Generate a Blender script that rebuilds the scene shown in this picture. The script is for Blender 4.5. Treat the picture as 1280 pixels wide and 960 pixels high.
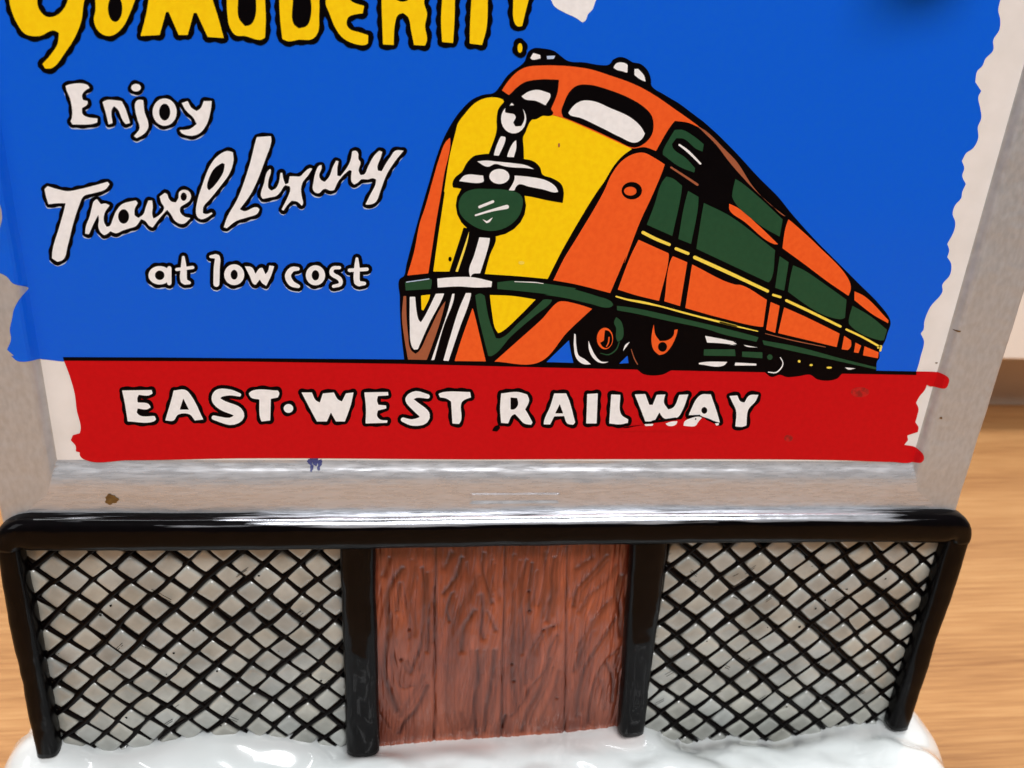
import bpy, bmesh, math, random
import numpy as np
from mathutils import Vector, Matrix, noise
from mathutils.geometry import delaunay_2d_cdt
random.seed(7)
rng = np.random.default_rng(11)
for o in list(bpy.data.objects): bpy.data.objects.remove(o)
scene = bpy.context.scene
COL = scene.collection
MM = 0.001
TABLE = 77.0            # mm between the table and the poster reference height

# ------------------------------------------------------------------ camera
# axes of the place seen from the camera (x right, y down, z forward)
FPX = 1000.0
_d = np.array([-173, 2480, 1000.0]); _d /= np.linalg.norm(_d)
_X = np.array([7353, 110, 1000.0]); _X -= _d * (_X @ _d); _X /= np.linalg.norm(_X)
_Z = -_d; _Y = np.cross(_Z, _X)
CM = np.stack([_X, _Y, _Z], 1)
CAM = -105.0 * CM[2]    # mm
cam_d = bpy.data.cameras.new('camera'); cam = bpy.data.objects.new('camera', cam_d); COL.objects.link(cam)
cam_d.sensor_width = 36.0; cam_d.lens = 36.0 * FPX / 1280.0
cam_d.clip_start = 0.005; cam_d.clip_end = 20.0
cam_d.dof.use_dof = True; cam_d.dof.focus_distance = 0.103; cam_d.dof.aperture_fstop = 40.0
R = Matrix([[CM[0][i], -CM[1][i], -CM[2][i]] for i in range(3)])
cam.matrix_world = Matrix.Translation(Vector((CAM[0], CAM[1], CAM[2] + TABLE)) * MM) @ R.to_4x4()
scene.camera = cam

# ------------------------------------------------------------------ light
w = bpy.data.worlds.new('World'); scene.world = w; w.use_nodes = True
wn = w.node_tree.nodes; wl = w.node_tree.links
bg = wn['Background']; bg.inputs[0].default_value = (0.97, 0.98, 1.0, 1); bg.inputs[1].default_value = 0.12
def area(name, loc, target, sx, sy, energy, colour):
    l = bpy.data.lights.new(name, 'AREA'); l.shape = 'RECTANGLE'; l.size = sx; l.size_y = sy
    l.energy = energy; l.color = colour
    o = bpy.data.objects.new(name, l); COL.objects.link(o); o.location = loc
    o.rotation_euler = (Vector(target) - Vector(loc)).to_track_quat('-Z', 'Y').to_euler()
    return o
area('ceiling_lamp_front', (0.12, -0.62, 0.85), (0, 0, 0.05), 0.60, 0.20, 7.6, (0.975, 0.985, 1.0))
area('ceiling_lamp_above', (0.0, 0.03, 0.90), (0, 0, 0.05), 0.85, 0.15, 8.0, (0.96, 0.98, 1.0))
area('window', (-1.1, -0.8, 0.75), (0, 0, 0.06), 0.5, 0.7, 3.0, (0.95, 0.97, 1.0))
vs = scene.view_settings
vs.view_transform = 'Standard'; vs.look = 'None'; vs.gamma = 1.0; vs.exposure = 0.08

# ------------------------------------------------------------------ helpers
def lin(c):
    return tuple(((v / 255 + 0.055) / 1.055) ** 2.4 if v > 10 else v / 255 / 12.92 for v in c)
def P(u, v, Y=0.0):
    """point of the vertical plane y = Y (mm) traced at picture coordinates u, v -> (x, z) mm"""
    d = np.array([(u - 640) / FPX, (v - 480) / FPX, 1.0]) @ CM
    t = (Y - CAM[1]) / d[1]
    q = CAM + t * d
    return float(q[0]), float(q[2])
VIEW = {'A': (0, 0, 4), 'B': (280, 0, 16/3), 'C': (480, 0, 4), 'D': (960, 0, 4), 'E': (0, 200, 4), 'F': (240, 160, 4),
        'G': (480, 80, 16/3), 'H': (480, 240, 16/3), 'I': (480, 320, 16/3), 'J': (680, 60, 16/3), 'K': (680, 320, 16/3),
        'L': (780, 200, 16/3), 'M': (900, 320, 16/3), 'N': (0, 440, 4), 'O': (300, 440, 4), 'P': (600, 440, 4),
        'Q': (880, 440, 4), 'T': (100, 180, 6.4), 'U': (310, 160, 6.4), 'Z': (740, 470, 8), 'R': (960, 200, 4), 'S': (1040, 400, 16/3), 'W': (440, 640, 3.2), 'X': (0, 0, 1)}
def T(s):
    """'G 1,2 3,4 H 5,6' -> list of picture coordinates (third value = radius in picture units)"""
    out = []; v = VIEW['X']
    for tok in s.split():
        if tok in VIEW: v = VIEW[tok]; continue
        a = [float(q) for q in tok.split(',')]
        p = [a[0] / v[2] + v[0], a[1] / v[2] + v[1]]
        if len(a) > 2: p.append(a[2] / v[2])
        out.append(tuple(p))
    return out
def smooth_closed(pts, step=2.5, corner=52, rnd=0.9):
    p = [np.array(q[:2]) for q in pts]; n = len(p); tg = []
    for i in range(n):
        a, b, c = p[i-1], p[i], p[(i+1) % n]
        u1 = b - a; u2 = c - b; l1 = np.linalg.norm(u1); l2 = np.linalg.norm(u2)
        if l1 < 1e-6 or l2 < 1e-6: tg.append(None); continue
        cs = np.clip(u1 @ u2 / l1 / l2, -1, 1)
        tg.append(None if math.degrees(math.acos(cs)) > corner else (u1 / l1 + u2 / l2))
    out = []
    for i in range(n):
        a, b = p[i], p[(i+1) % n]; L = np.linalg.norm(b - a)
        if L < 1e-6: continue
        ta, tb = tg[i], tg[(i+1) % n]; ch = (b - a)
        ma = ch if ta is None else ta / (np.linalg.norm(ta) + 1e-9) * L
        mb = ch if tb is None else tb / (np.linalg.norm(tb) + 1e-9) * L
        k = max(1, int(math.ceil(L / step)))
        for j in range(k):
            t = j / k
            out.append((2*t**3 - 3*t*t + 1) * a + (t**3 - 2*t*t + t) * ma + (-2*t**3 + 3*t*t) * b + (t**3 - t*t) * mb)
    res = []
    m = len(out)
    for i in range(m):
        a, b = out[i], out[(i+1) % m]; L = np.linalg.norm(b - a)
        if L < 1e-6: continue
        c = min(0.25, rnd / L / 2)
        res.append(a + (b - a) * c); res.append(b - (b - a) * c)
    return res
def smooth_open(pts, sub=4):
    p = [np.array(q, float) for q in pts]
    if len(p) < 3: return p
    e = [2*p[0] - p[1]] + p + [2*p[-1] - p[-2]]; out = []
    for i in range(1, len(e) - 2):
        for j in range(sub):
            t = j / sub; a, b, c, d = e[i-1], e[i], e[i+1], e[i+2]
            out.append(0.5 * (2*b + (c - a)*t + (2*a - 5*b + 4*c - d)*t*t + (3*b - a - 3*c + d)*t**3))
    out.append(p[-1]); return out
def ell(view, cx, cy, rx, ry, n=22):
    ox, oy, s = VIEW[view]
    return [((cx + rx*math.cos(2*PI*i/n)) / s + ox, (cy + ry*math.sin(2*PI*i/n)) / s + oy) for i in range(n)]
PI = math.pi
def disc(c, r, n=10):
    return [(c[0] + r*math.cos(2*PI*i/n + .2), c[1] + r*math.sin(2*PI*i/n + .2)) for i in range(n)]
def capsule_polys(pts, closed, r=None, extra=0.0):
    out = []; n = len(pts)
    rr = [(r if r is not None else q[2]) + extra for q in pts]
    for i in range(n):
        out.append(disc(pts[i], rr[i]))
        if i == n - 1 and not closed: break
        a, b = np.array(pts[i][:2]), np.array(pts[(i+1) % n][:2]); d = b - a; L = np.linalg.norm(d)
        if L < 1e-5: continue
        q = np.array((-d[1], d[0])) / L; ra, rb = rr[i], rr[(i+1) % n]
        out.append([tuple(a + q*ra), tuple(b + q*rb), tuple(b - q*rb), tuple(a - q*ra)])
    return out
def area2(p):
    return sum(p[i-1][0]*p[i][1] - p[i][0]*p[i-1][1] for i in range(len(p)))
def region(add, sub=(), extra_pts=()):
    """union of add polygons minus sub polygons -> verts, tris (flat, no overlaps)"""
    V = []; F = []
    for poly in list(add) + list(sub):
        poly = [tuple(map(float, q[:2])) for q in poly]
        if area2(poly) < 0: poly = poly[::-1]
        F.append(list(range(len(V), len(V) + len(poly)))); V += [Vector(q) for q in poly]
    V += [Vector(q) for q in extra_pts]
    na = len(add)
    ov, oe, of, a, b, orig = delaunay_2d_cdt(V, [], F, 0, 1e-5)
    W = np.array([(q[0], q[1]) for q in ov]); of = [f for f in of if len(f) == 3]
    C3 = W[np.array(of)].mean(1); PV = np.array([(q[0], q[1]) for q in V])
    ina = np.zeros(len(of), bool); inb = np.zeros(len(of), bool)
    for i, f in enumerate(F):
        q = PV[f]; lo = q.min(0); hi = q.max(0)
        c = np.nonzero((C3[:, 0] > lo[0]) & (C3[:, 0] < hi[0]) & (C3[:, 1] > lo[1]) & (C3[:, 1] < hi[1]) & ~(ina if i < na else inb))[0]
        if not len(c): continue
        p0 = q; p1 = np.roll(q, -1, 0); X = C3[c, 0][:, None]; Z = C3[c, 1][:, None]
        cr = ((p0[:, 1] > Z) != (p1[:, 1] > Z)) & (X < (p1[:, 0] - p0[:, 0]) * (Z - p0[:, 1]) / np.where(p1[:, 1] == p0[:, 1], 1e-12, p1[:, 1] - p0[:, 1]) + p0[:, 0])
        hit = c[(cr * np.where(p1[:, 1] > p0[:, 1], 1, -1)).sum(1) != 0]
        (ina if i < na else inb)[hit] = True
    tris = [list(f) for f, k, m in zip(of, ina, inb) if k and not m]
    return [(q[0], q[1]) for q in ov], tris

# frame relief (mm): height of the surface in front of the poster plane
XL, XR, ZB, ZT = -57.5, 59.9, -11.3, 61.0        # poster opening
FXL, FXR, FZB, FZT = -65.0, 68.7, -21.0, 68.5    # frame outside
HS = np.array([0, .10, .32, .68, .98, 1.18, 1.24])
SS = np.array([0, .12, .25, .42, .62, .9, 1.3])
SBt = np.array([0, .40, .85, 1.4, 2.1, 3.1, 4.3])
KK = np.arange(7.0)
def hf(x, z):
    ts = np.interp(max(XL - x, x - XR, z - ZT, 0), SS, KK); tb = np.interp(max(ZB - z, 0), SBt, KK)
    t = math.hypot(ts, tb) if ts < 2 and tb < 2 else max(ts, tb)
    h = float(np.interp(min(t, 6), KK, HS))
    if t > 0:
        h += 0.10 * min(t, 1) * (noise.noise(Vector((x*.09, z*.22, 3))) ) + 0.03 * min(t, 1) * noise.noise(Vector((x*.5, z*1.3, 9)))
    # embossed slot
    sx = abs(x - 1.4) - 6.3; sz = abs(z + 16.5) - .80
    dd = math.hypot(max(sx, 0), max(sz, 0)) + min(max(sx, sz), 0)
    h -= 0.21 * (1 - min(1, max(0, (dd + .36) / .42)))
    eo = min(x - FXL, FXR - x)
    if eo < .8: h -= 0.8 * (1 - math.sqrt(max(0, 1 - (1 - max(eo, 0) / .8) ** 2)))
    return h
MATS = {}
def mat(name, col, rough=0.35, metal=0.0, coat=0.0, var=0.06, scale=600.0, bump=0.0, bscale=900.0, col2=None, stretch=(1, 1, 1), spec=0.5, mixlo=.35, mixhi=.65, attr=None, rvar=0.0, detail=4.0, coatr=.08, b2=None):
    m = bpy.data.materials.new(name); m.use_nodes = True; nt = m.node_tree; N = nt.nodes; Lk = nt.links
    b = N['Principled BSDF']
    b.inputs['Metallic'].default_value = metal; b.inputs['Roughness'].default_value = rough
    b.inputs['Coat Weight'].default_value = coat; b.inputs['Coat Roughness'].default_value = coatr
    b.inputs['Specular IOR Level'].default_value = spec
    tc = N.new('ShaderNodeTexCoord'); mp = N.new('ShaderNodeMapping'); mp.inputs['Scale'].default_value = stretch
    Lk.new(tc.outputs['Object'], mp.inputs[0])
    n1 = N.new('ShaderNodeTexNoise'); n1.inputs['Scale'].default_value = scale; n1.inputs['Detail'].default_value = detail
    Lk.new(mp.outputs[0], n1.inputs['Vector'])
    mr = N.new('ShaderNodeMapRange'); mr.inputs[1].default_value = mixlo; mr.inputs[2].default_value = mixhi
    Lk.new(n1.outputs[0], mr.inputs[0])
    mx = N.new('ShaderNodeMix'); mx.data_type = 'RGBA'
    Lk.new(mr.outputs[0], mx.inputs[0])
    c = lin(col)
    c2 = lin(col2) if col2 else tuple(min(1, v * (1 + var)) for v in c)
    c1 = c if col2 else tuple(v * (1 - var) for v in c)
    mx.inputs[6].default_value = (*c1, 1); mx.inputs[7].default_value = (*c2, 1)
    out = mx.outputs[2]
    if attr:
        at = N.new('ShaderNodeAttribute'); at.attribute_name = attr
        m2 = N.new('ShaderNodeMix'); m2.data_type = 'RGBA'; m2.blend_type = 'MULTIPLY'; m2.inputs[0].default_value = 1
        Lk.new(out, m2.inputs[6]); Lk.new(at.outputs[0], m2.inputs[7]); out = m2.outputs[2]
    Lk.new(out, b.inputs['Base Color'])
    if rvar:
        rr = N.new('ShaderNodeMapRange'); rr.inputs[3].default_value = max(0.02, rough - rvar); rr.inputs[4].default_value = rough + rvar
        rr.inputs[1].default_value = .3; rr.inputs[2].default_value = .7
        Lk.new(n1.outputs[0], rr.inputs[0]); Lk.new(rr.outputs[0], b.inputs['Roughness'])
    if bump:
        n2 = N.new('ShaderNodeTexNoise'); n2.inputs['Scale'].default_value = bscale; n2.inputs['Detail'].default_value = 3
        Lk.new(mp.outputs[0], n2.inputs['Vector'])
        bp = N.new('ShaderNodeBump'); bp.inputs['Strength'].default_value = 1.0; bp.inputs['Distance'].default_value = bump * MM
        Lk.new(n2.outputs[0], bp.inputs['Height'])
        last = bp
        if b2:
            n3 = N.new('ShaderNodeTexNoise'); n3.inputs['Scale'].default_value = b2[1]; n3.inputs['Detail'].default_value = 1
            Lk.new(tc.outputs['Object'], n3.inputs['Vector'])
            bq = N.new('ShaderNodeBump'); bq.inputs['Distance'].default_value = b2[0] * MM
            Lk.new(n3.outputs[0], bq.inputs['Height']); Lk.new(bp.outputs[0], bq.inputs['Normal']); last = bq
        Lk.new(last.outputs[0], b.inputs['Normal'])
        if coat: Lk.new(last.outputs[0], b.inputs['Coat Normal'])
    MATS[name] = m; return m
PB = dict(spec=.12, rough=.42, bump=.016, bscale=900, var=.05, scale=1500, coat=.10, coatr=.12, b2=(.03, 160), detail=6)
mat('blue_paint', (4, 94, 228), col2=(8, 97, 226), **{k: v for k, v in PB.items() if k != 'var'})
mat('red_paint', (196, 3, 16), col2=(202, 4, 18), **{k: v for k, v in PB.items() if k != 'var'})
mat('yellow_paint', (250, 208, 8), col2=(254, 216, 12), **{k: v for k, v in PB.items() if k != 'var'})
mat('orange_paint', (238, 92, 34), col2=(243, 99, 38), **{k: v for k, v in PB.items() if k != 'var'})
mat('brown_paint', (160, 92, 62), **PB)
mat('green_paint', (34, 76, 50), **PB)
mat('pale_yellow_paint', (248, 222, 84), **PB)
mat('white_paint', (236, 238, 240), col2=(244, 246, 248), **{k: v for k, v in PB.items() if k != 'var'})
mat('halo_paint', (190, 210, 240), **PB)
mat('ink', (6, 4, 6), rough=.4, var=.1, spec=.05)
mat('ink_red', (70, 10, 16), rough=.4, var=.1)
mat('dark_red_stain', (140, 4, 14), rough=.45, col2=(196, 6, 16), scale=1400, mixlo=.4, mixhi=.6)
mat('navy_stain', (60, 66, 120), rough=.4)
mat('ochre_stain', (116, 88, 44), rough=.4, scale=900, col2=(92, 66, 34))
mat('poster_white', (236, 234, 232), rough=.5, col2=(228, 226, 223), scale=220, bump=.01)
mat('silver_paint', (184, 185, 188), rough=.30, metal=.42, col2=(198, 199, 202), scale=900, stretch=(.35, 1, 3), bump=.03, bscale=420, rvar=.10, spec=.6, detail=8)
mat('silver_side', (176, 178, 180), rough=.38, metal=.38, col2=(188, 190, 192), scale=900, stretch=(1.8, 1, .9), bump=.05, bscale=520, rvar=.10, spec=.6, detail=8)
mat('black_enamel', (4, 2, 3), rough=.35, coat=.20, bump=.05, bscale=260, var=.3, b2=(.12, 70), coatr=.05, spec=.03)
mat('wire_enamel', (7, 4, 4), rough=.35, spec=.06, coat=.03, bump=.03, bscale=700, var=.4)
mat('groove', (84, 74, 66), rough=.5, col2=(40, 32, 28), scale=700, mixlo=.38, mixhi=.62, bump=.04)
mat('lozenge_glaze', (146, 147, 141), rough=.22, col2=(180, 181, 174), scale=160, bump=.05, bscale=420, coat=.3, attr='tint')
mat('snow_glaze', (222, 226, 225), rough=.16, col2=(214, 219, 218), scale=70, bump=.02, bscale=300, coat=1.0, attr='tint', coatr=.03, b2=(.14, 110))
mat('plank_stain', (160, 84, 57), rough=.30, spec=.4, col2=(116, 54, 36), scale=150, stretch=(1, 1, .25), bump=.03, bscale=900, coat=.1, attr='tint', coatr=.15, detail=6)
mat('ceramic_body', (205, 200, 190), rough=.4)
mat('wall_white', (238, 228, 217), rough=.7, var=.01, scale=30)
mat('plinth', (196, 176, 156), rough=.6, var=.05, scale=40)

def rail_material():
    m = MATS['black_enamel'].copy(); m.name = 'rail_enamel_painted_glint'; N = m.node_tree.nodes; L = m.node_tree.links
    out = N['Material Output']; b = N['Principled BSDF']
    s2 = N.new('ShaderNodeBsdfPrincipled'); s2.inputs['Metallic'].default_value = .75; s2.inputs['Roughness'].default_value = .22  # silver band painted into the enamel in place of the overhead lamp's reflection
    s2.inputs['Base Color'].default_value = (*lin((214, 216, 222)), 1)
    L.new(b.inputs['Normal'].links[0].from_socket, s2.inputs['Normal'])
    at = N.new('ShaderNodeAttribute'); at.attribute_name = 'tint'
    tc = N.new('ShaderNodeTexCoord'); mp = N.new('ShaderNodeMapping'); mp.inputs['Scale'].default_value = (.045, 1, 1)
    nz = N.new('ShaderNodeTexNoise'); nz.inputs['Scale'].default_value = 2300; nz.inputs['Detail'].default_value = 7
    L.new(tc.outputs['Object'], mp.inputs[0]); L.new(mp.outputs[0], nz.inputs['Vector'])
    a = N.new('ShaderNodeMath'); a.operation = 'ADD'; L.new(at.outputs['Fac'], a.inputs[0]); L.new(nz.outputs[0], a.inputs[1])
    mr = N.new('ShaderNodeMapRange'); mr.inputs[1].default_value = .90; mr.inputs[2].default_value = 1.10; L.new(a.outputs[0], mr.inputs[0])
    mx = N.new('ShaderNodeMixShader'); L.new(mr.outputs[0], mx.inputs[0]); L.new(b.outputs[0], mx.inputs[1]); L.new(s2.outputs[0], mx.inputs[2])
    L.new(mx.outputs[0], out.inputs[0]); MATS['rail_enamel_painted_glint'] = m
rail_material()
def link(name, me, m=None, parent=None, smooth=False):
    o = bpy.data.objects.new(name, me); COL.objects.link(o)
    if m is not None:
        for q in (m if isinstance(m, (list, tuple)) else [m]): me.materials.append(MATS[q])
    if parent: o.parent = parent
    if smooth: me.polygons.foreach_set('use_smooth', [True] * len(me.polygons))
    return o
def mesh(name, verts, faces, mi=None):
    me = bpy.data.meshes.new(name)
    me.from_pydata([(x*MM, y*MM, (z + TABLE)*MM) for x, y, z in verts], [], faces)
    if mi is not None: me.polygons.foreach_set('material_index', mi)
    me.update(); return me
def tag(o, label=None, cat=None, kind=None, group=None):
    if label: o['label'] = label
    if cat: o['category'] = cat
    if kind: o['kind'] = kind
    if group: o['group'] = group
def tint(me, cols):
    a = me.color_attributes.new('tint', 'FLOAT_COLOR', 'POINT')
    a.data.foreach_set('color', np.asarray(cols, dtype=np.float32).ravel())

class Print:
    """flat painted shapes lying on the poster, collected into one mesh"""
    def __init__(s): s.v = []; s.f = []; s.mi = []; s.mats = []
    def put(s, polys_px, material, lift, sub_px=(), drape=False):
        mmf = lambda poly: [P(q[0], q[1]) for q in poly]
        add = [mmf(p) for p in polys_px]; sub = [mmf(p) for p in sub_px]; ex = []
        if drape:
            for x0, x1 in ((-62, -56.6), (58.8, 65)):
                for x in np.arange(x0, x1, .28):
                    for z in np.arange(-13, 52, .7): ex.append((x, z))
            for x0, x1 in ((-59, -56.6), (58.9, 61.5)):
                for x in np.arange(x0, x1, .13):
                    for z in np.arange(-13, -9.5, .16): ex.append((x + .01, z + .01))
        vs_, ts = region(add, sub, ex)
        if material not in s.mats: s.mats.append(material)
        k = s.mats.index(material); o = len(s.v)
        for x, z in vs_:
            s.v.append((x, -(hf(x, z) if drape else 0) - lift, z))
        for t in ts:
            t = [o + q for q in t]; a, b, c = (s.v[q] for q in t)
            if (b[0]-a[0])*(c[2]-a[2]) - (b[2]-a[2])*(c[0]-a[0]) < 0: t = t[::-1]
            s.f.append(t); s.mi.append(k)
    def build(s, name, parent):
        used = sorted({i for f in s.f for i in f}); mp = {i: j for j, i in enumerate(used)}
        me = mesh(name, [s.v[i] for i in used], [[mp[i] for i in f] for f in s.f], s.mi)
        return link(name, me, s.mats, parent)

# ------------------------------------------------------------------ setting
def grid_plane(name, x0, x1, y0, y1, z, m):
    o = link(name, mesh(name, [(x0, y0, z), (x1, y0, z), (x1, y1, z), (x0, y1, z)], [(0, 1, 2, 3)]), m); return o
def box_mesh(name, x0, x1, y0, y1, z0, z1, bev=0.0):
    bm = bmesh.new()
    vs_ = [bm.verts.new((x*MM, y*MM, (z + TABLE)*MM)) for x in (x0, x1) for y in (y0, y1) for z in (z0, z1)]
    for f in ((0, 1, 3, 2), (4, 6, 7, 5), (0, 4, 5, 1), (2, 3, 7, 6), (0, 2, 6, 4), (1, 5, 7, 3)): bm.faces.new([vs_[i] for i in f])
    bmesh.ops.recalc_face_normals(bm, faces=bm.faces)
    if bev: bmesh.ops.bevel(bm, geom=list(bm.edges), offset=bev*MM, segments=3, affect='EDGES', profile=.5)
    me = bpy.data.meshes.new(name); bm.to_mesh(me); bm.free(); return me
def wood_material():
    m = bpy.data.materials.new('oak_laminate'); m.use_nodes = True; N = m.node_tree.nodes; L = m.node_tree.links
    b = N['Principled BSDF']; b.inputs['Roughness'].default_value = .5; b.inputs['Specular IOR Level'].default_value = .35
    tc = N.new('ShaderNodeTexCoord')
    def nz(sc, st, det, rot=0.0, dist=0.0):
        mp = N.new('ShaderNodeMapping'); mp.inputs['Scale'].default_value = st; mp.inputs['Rotation'].default_value = (0, 0, rot)
        n = N.new('ShaderNodeTexNoise'); n.inputs['Scale'].default_value = sc; n.inputs['Detail'].default_value = det; n.inputs['Distortion'].default_value = dist
        L.new(tc.outputs['Object'], mp.inputs[0]); L.new(mp.outputs[0], n.inputs['Vector']); return n.outputs[0]
    a = nz(55, (.10, 1, 1), 8, math.radians(-20), .35); f = nz(900, (.05, 1, 1), 6, math.radians(-20)); g = nz(14, (.25, 1, 1), 2, math.radians(-20))
    r = N.new('ShaderNodeValToRGB'); r.color_ramp.elements[0].position = .30; r.color_ramp.elements[1].position = .68
    r.color_ramp.elements[0].color = (*lin((130, 86, 50)), 1); r.color_ramp.elements[1].color = (*lin((186, 142, 93)), 1)
    e = r.color_ramp.elements.new(.5); e.color = (*lin((166, 120, 74)), 1)
    mx = N.new('ShaderNodeMath'); mx.operation = 'MULTIPLY_ADD'; mx.inputs[1].default_value = .38
    mm2 = N.new('ShaderNodeMath'); mm2.operation = 'MULTIPLY_ADD'; mm2.inputs[1].default_value = .50
    mm3 = N.new('ShaderNodeMath'); mm3.operation = 'MULTIPLY'; mm3.inputs[1].default_value = .15
    L.new(g, mm3.inputs[0]); L.new(mm3.outputs[0], mm2.inputs[2]); L.new(f, mm2.inputs[0]); L.new(mm2.outputs[0], mx.inputs[2]); L.new(a, mx.inputs[0])
    L.new(mx.outputs[0], r.inputs[0]); L.new(r.outputs[0], b.inputs['Base Color'])
    bp = N.new('ShaderNodeBump'); bp.inputs['Distance'].default_value = .00015; L.new(f, bp.inputs['Height']); L.new(bp.outputs[0], b.inputs['Normal'])
    MATS['oak'] = m
wood_material()
tt = link('tabletop', box_mesh('tabletop', -900, 900, -600, 176, -TABLE - 25, -TABLE, 1.0), 'oak'); tag(tt, kind='structure')
pl = link('skirting', box_mesh('skirting', -900, 900, 176.3, 190, -TABLE - 25, -TABLE + 60), 'plinth'); tag(pl, kind='structure')
def hitz(u, v, Y): return P(u, v, Y)[1]
WY = 146.0
wp = link('wall', box_mesh('wall', -900, 900, WY, 186, hitz(1262, 450, WY), 900, 1.0), 'wall_white'); tag(wp, kind='structure')

# ------------------------------------------------------------------ the ornament
root = bpy.data.objects.new('billboard_ornament', None); COL.objects.link(root)
tag(root, 'glazed ceramic billboard ornament with blue railway poster, silver frame, black fence and snowy base', 'ornament')

# ceramic body behind poster, fence and boards
link('body', box_mesh('body', FXL + .6, FXR - .6, 0.9, 9, -22, FZT - .6, .5), 'silver_side', root)
link('fence_backing', box_mesh('fence_backing', -65.0, 72.0, 0.85, 8, -66, -21.6, .3), 'groove', root)

# frame : four mitred rails sampled from the relief
def rail(bot):
    V = []; F = []; mi = []
    ks = list(np.linspace(0, 6, 19)); rows = []
    for k in ks: rows.append((np.interp(k, KK, SS), np.interp(k, KK, SBt)))
    os_, ob = XL - FXL, ZB - FZB
    for t in np.linspace(0, 1, 64 if bot else 24)[1:]:
        rows.append((1.3 + (os_ - 1.3) * t, 4.3 + (ob - 4.3) * t))
    return rows
def build_frame():
    V = []; F = []; MI = []
    def strip(getp, nx, rows, m, edge=True):
        o = len(V); nr = len(rows)
        for r in rows:
            for i in range(nx + 1):
                x, z = getp(r, i / nx); V.append((x, -hf(x, z), z))
        if edge:   # outer return
            for i in range(nx + 1):
                x, y, z = V[o + (nr-1)*(nx+1) + i]; V.append((x, 1.6, z))
            nr += 1
        for a in range(nr - 1):
            for i in range(nx):
                q = o + a*(nx+1) + i
                F.append((q, q+1, q+nx+2, q+nx+1)); MI.append(m)
    rw = rail(True); scale_r = (FXR - XR) / (XL - FXL); st = (FZT - ZT)
    def bott(r, t): x0 = XL - r[0]; x1 = XR + (r[0] if r[0] <= 1.3 else 1.3 + (r[0]-1.3) * (FXR-XR-1.3)/(XL-FXL-1.3)); return x0 + (x1 - x0)*t, ZB - r[1]
    def left(r, t): return XL - r[0], (ZB - r[1]) + (ZT + r[0] - ZB + r[1]) * t
    def right(r, t):
        x1 = XR + (r[0] if r[0] <= 1.3 else 1.3 + (r[0]-1.3) * (FXR-XR-1.3)/(XL-FXL-1.3)); return x1, (ZB - r[1]) + (ZT + r[0] - ZB + r[1]) * t
    def top(r, t): x0 = XL - r[0]; x1 = bott(r, 1)[0]; return x0 + (x1 - x0)*t, ZT + r[0]
    strip(lambda r, t: bott(r, 1 - t), 520, rw, 0)
    strip(lambda r, t: left(r, t), 260, rw, 1)
    strip(lambda r, t: right(r, 1 - t), 260, rw, 1)
    strip(lambda r, t: top(r, t), 60, rw, 0)
    me = mesh('frame', V, F, MI)
    bm = bmesh.new(); bm.from_mesh(me); bmesh.ops.remove_doubles(bm, verts=bm.verts, dist=.00001)
    bmesh.ops.recalc_face_normals(bm, faces=bm.faces)
    bm.faces.ensure_lookup_table(); s = sum(f.normal.y * f.calc_area() for f in bm.faces)
    if s > 0: bmesh.ops.reverse_faces(bm, faces=bm.faces)
    bm.to_mesh(me); bm.free()
    o = link('frame', me, ['silver_paint', 'silver_side'], root, True); return o
frame = build_frame(); tag(frame, 'silver painted poster frame with brushed streaks')

poster = link('poster_panel', mesh('poster_panel', [(XL - .3, 0, ZB - .4), (XR + .3, 0, ZB - .4), (XR + .3, 0, ZT + .3), (XL - .3, 0, ZT + .3),
              (XL - .3, 0.8, ZB - .4), (XR + .3, 0.8, ZB - .4), (XR + .3, 0.8, ZT + .3), (XL - .3, 0.8, ZT + .3)],
              [(0, 1, 2, 3), (0, 4, 5, 1), (1, 5, 6, 2), (2, 6, 7, 3), (3, 7, 4, 0)]), 'poster_white', root)

# ---- blue field
blue = T('X -60,-90 1262,-90 D 1168,-40 1160,0 1150,50 1160,100 1155,150 1125,200 1125,250 1085,295 1070,330 1045,355 1035,410 1065,455 1050,485 1060,540 1065,590 1048,635 1050,690 1025,740 990,765 968,805 980,840 970,880 988,920 970,960 '
         'R 965,190 935,225 922,270 935,310 930,350 895,420 905,450 895,485 915,520 908,575 870,625 872,655 810,735 780,810 '
         'S 610,60 590,90 612,140 605,190 590,240 578,290 560,345 N 310,46 240,38 210,35 180,30 110,25 80,0 E 95,960 60,930 80,880 75,830 85,780 95,730 120,680 145,640 120,620 85,600 60,570 0,540 '
         '-30,520 -20,400 5,370 35,290 30,225 10,180 0,165 -40,120')
pr = Print(); pr.put([smooth_closed(blue, 3, 42, .5)], 'blue_paint', .05, drape=True)
pr.build('sky_field', poster)
red = T('X 80,450 300,450 505,453 680,457 900,462 1095,465 S 555,342 690,345 725,350 742,370 738,400 725,428 700,438 650,440 630,430 620,460 580,510 558,550 575,590 565,640 553,680 575,715 570,745 500,768 505,800 480,830 560,850 580,880 570,920 530,945 400,945 0,932 '
        'P 600,534 0,535 O 0,530 N 640,540 420,535 400,515 400,500 380,495 380,470 355,440 365,415 400,405 405,380 385,290 375,210 350,120')
pr = Print(); pr.put([smooth_closed(red, 3, 48, .7)], 'red_paint', .075, drape=True)
pr.put([ell('S', 185, 480, 62, 34)], 'dark_red_stain', .085)
pr.put([ell('Q', 422, 430, 22, 17)], 'dark_red_stain', .085)
pr.build('red_band', poster)
pr = Print()
pr.put([smooth_closed(T('C 780,-120 800,-60 835,0 850,30 900,62 960,90 990,112 1005,105 1020,70 1040,50 1060,0 1100,-60 1090,-140'), 3)], 'white_paint', .07)
pr.build('torn_paper_patch', poster)

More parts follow.
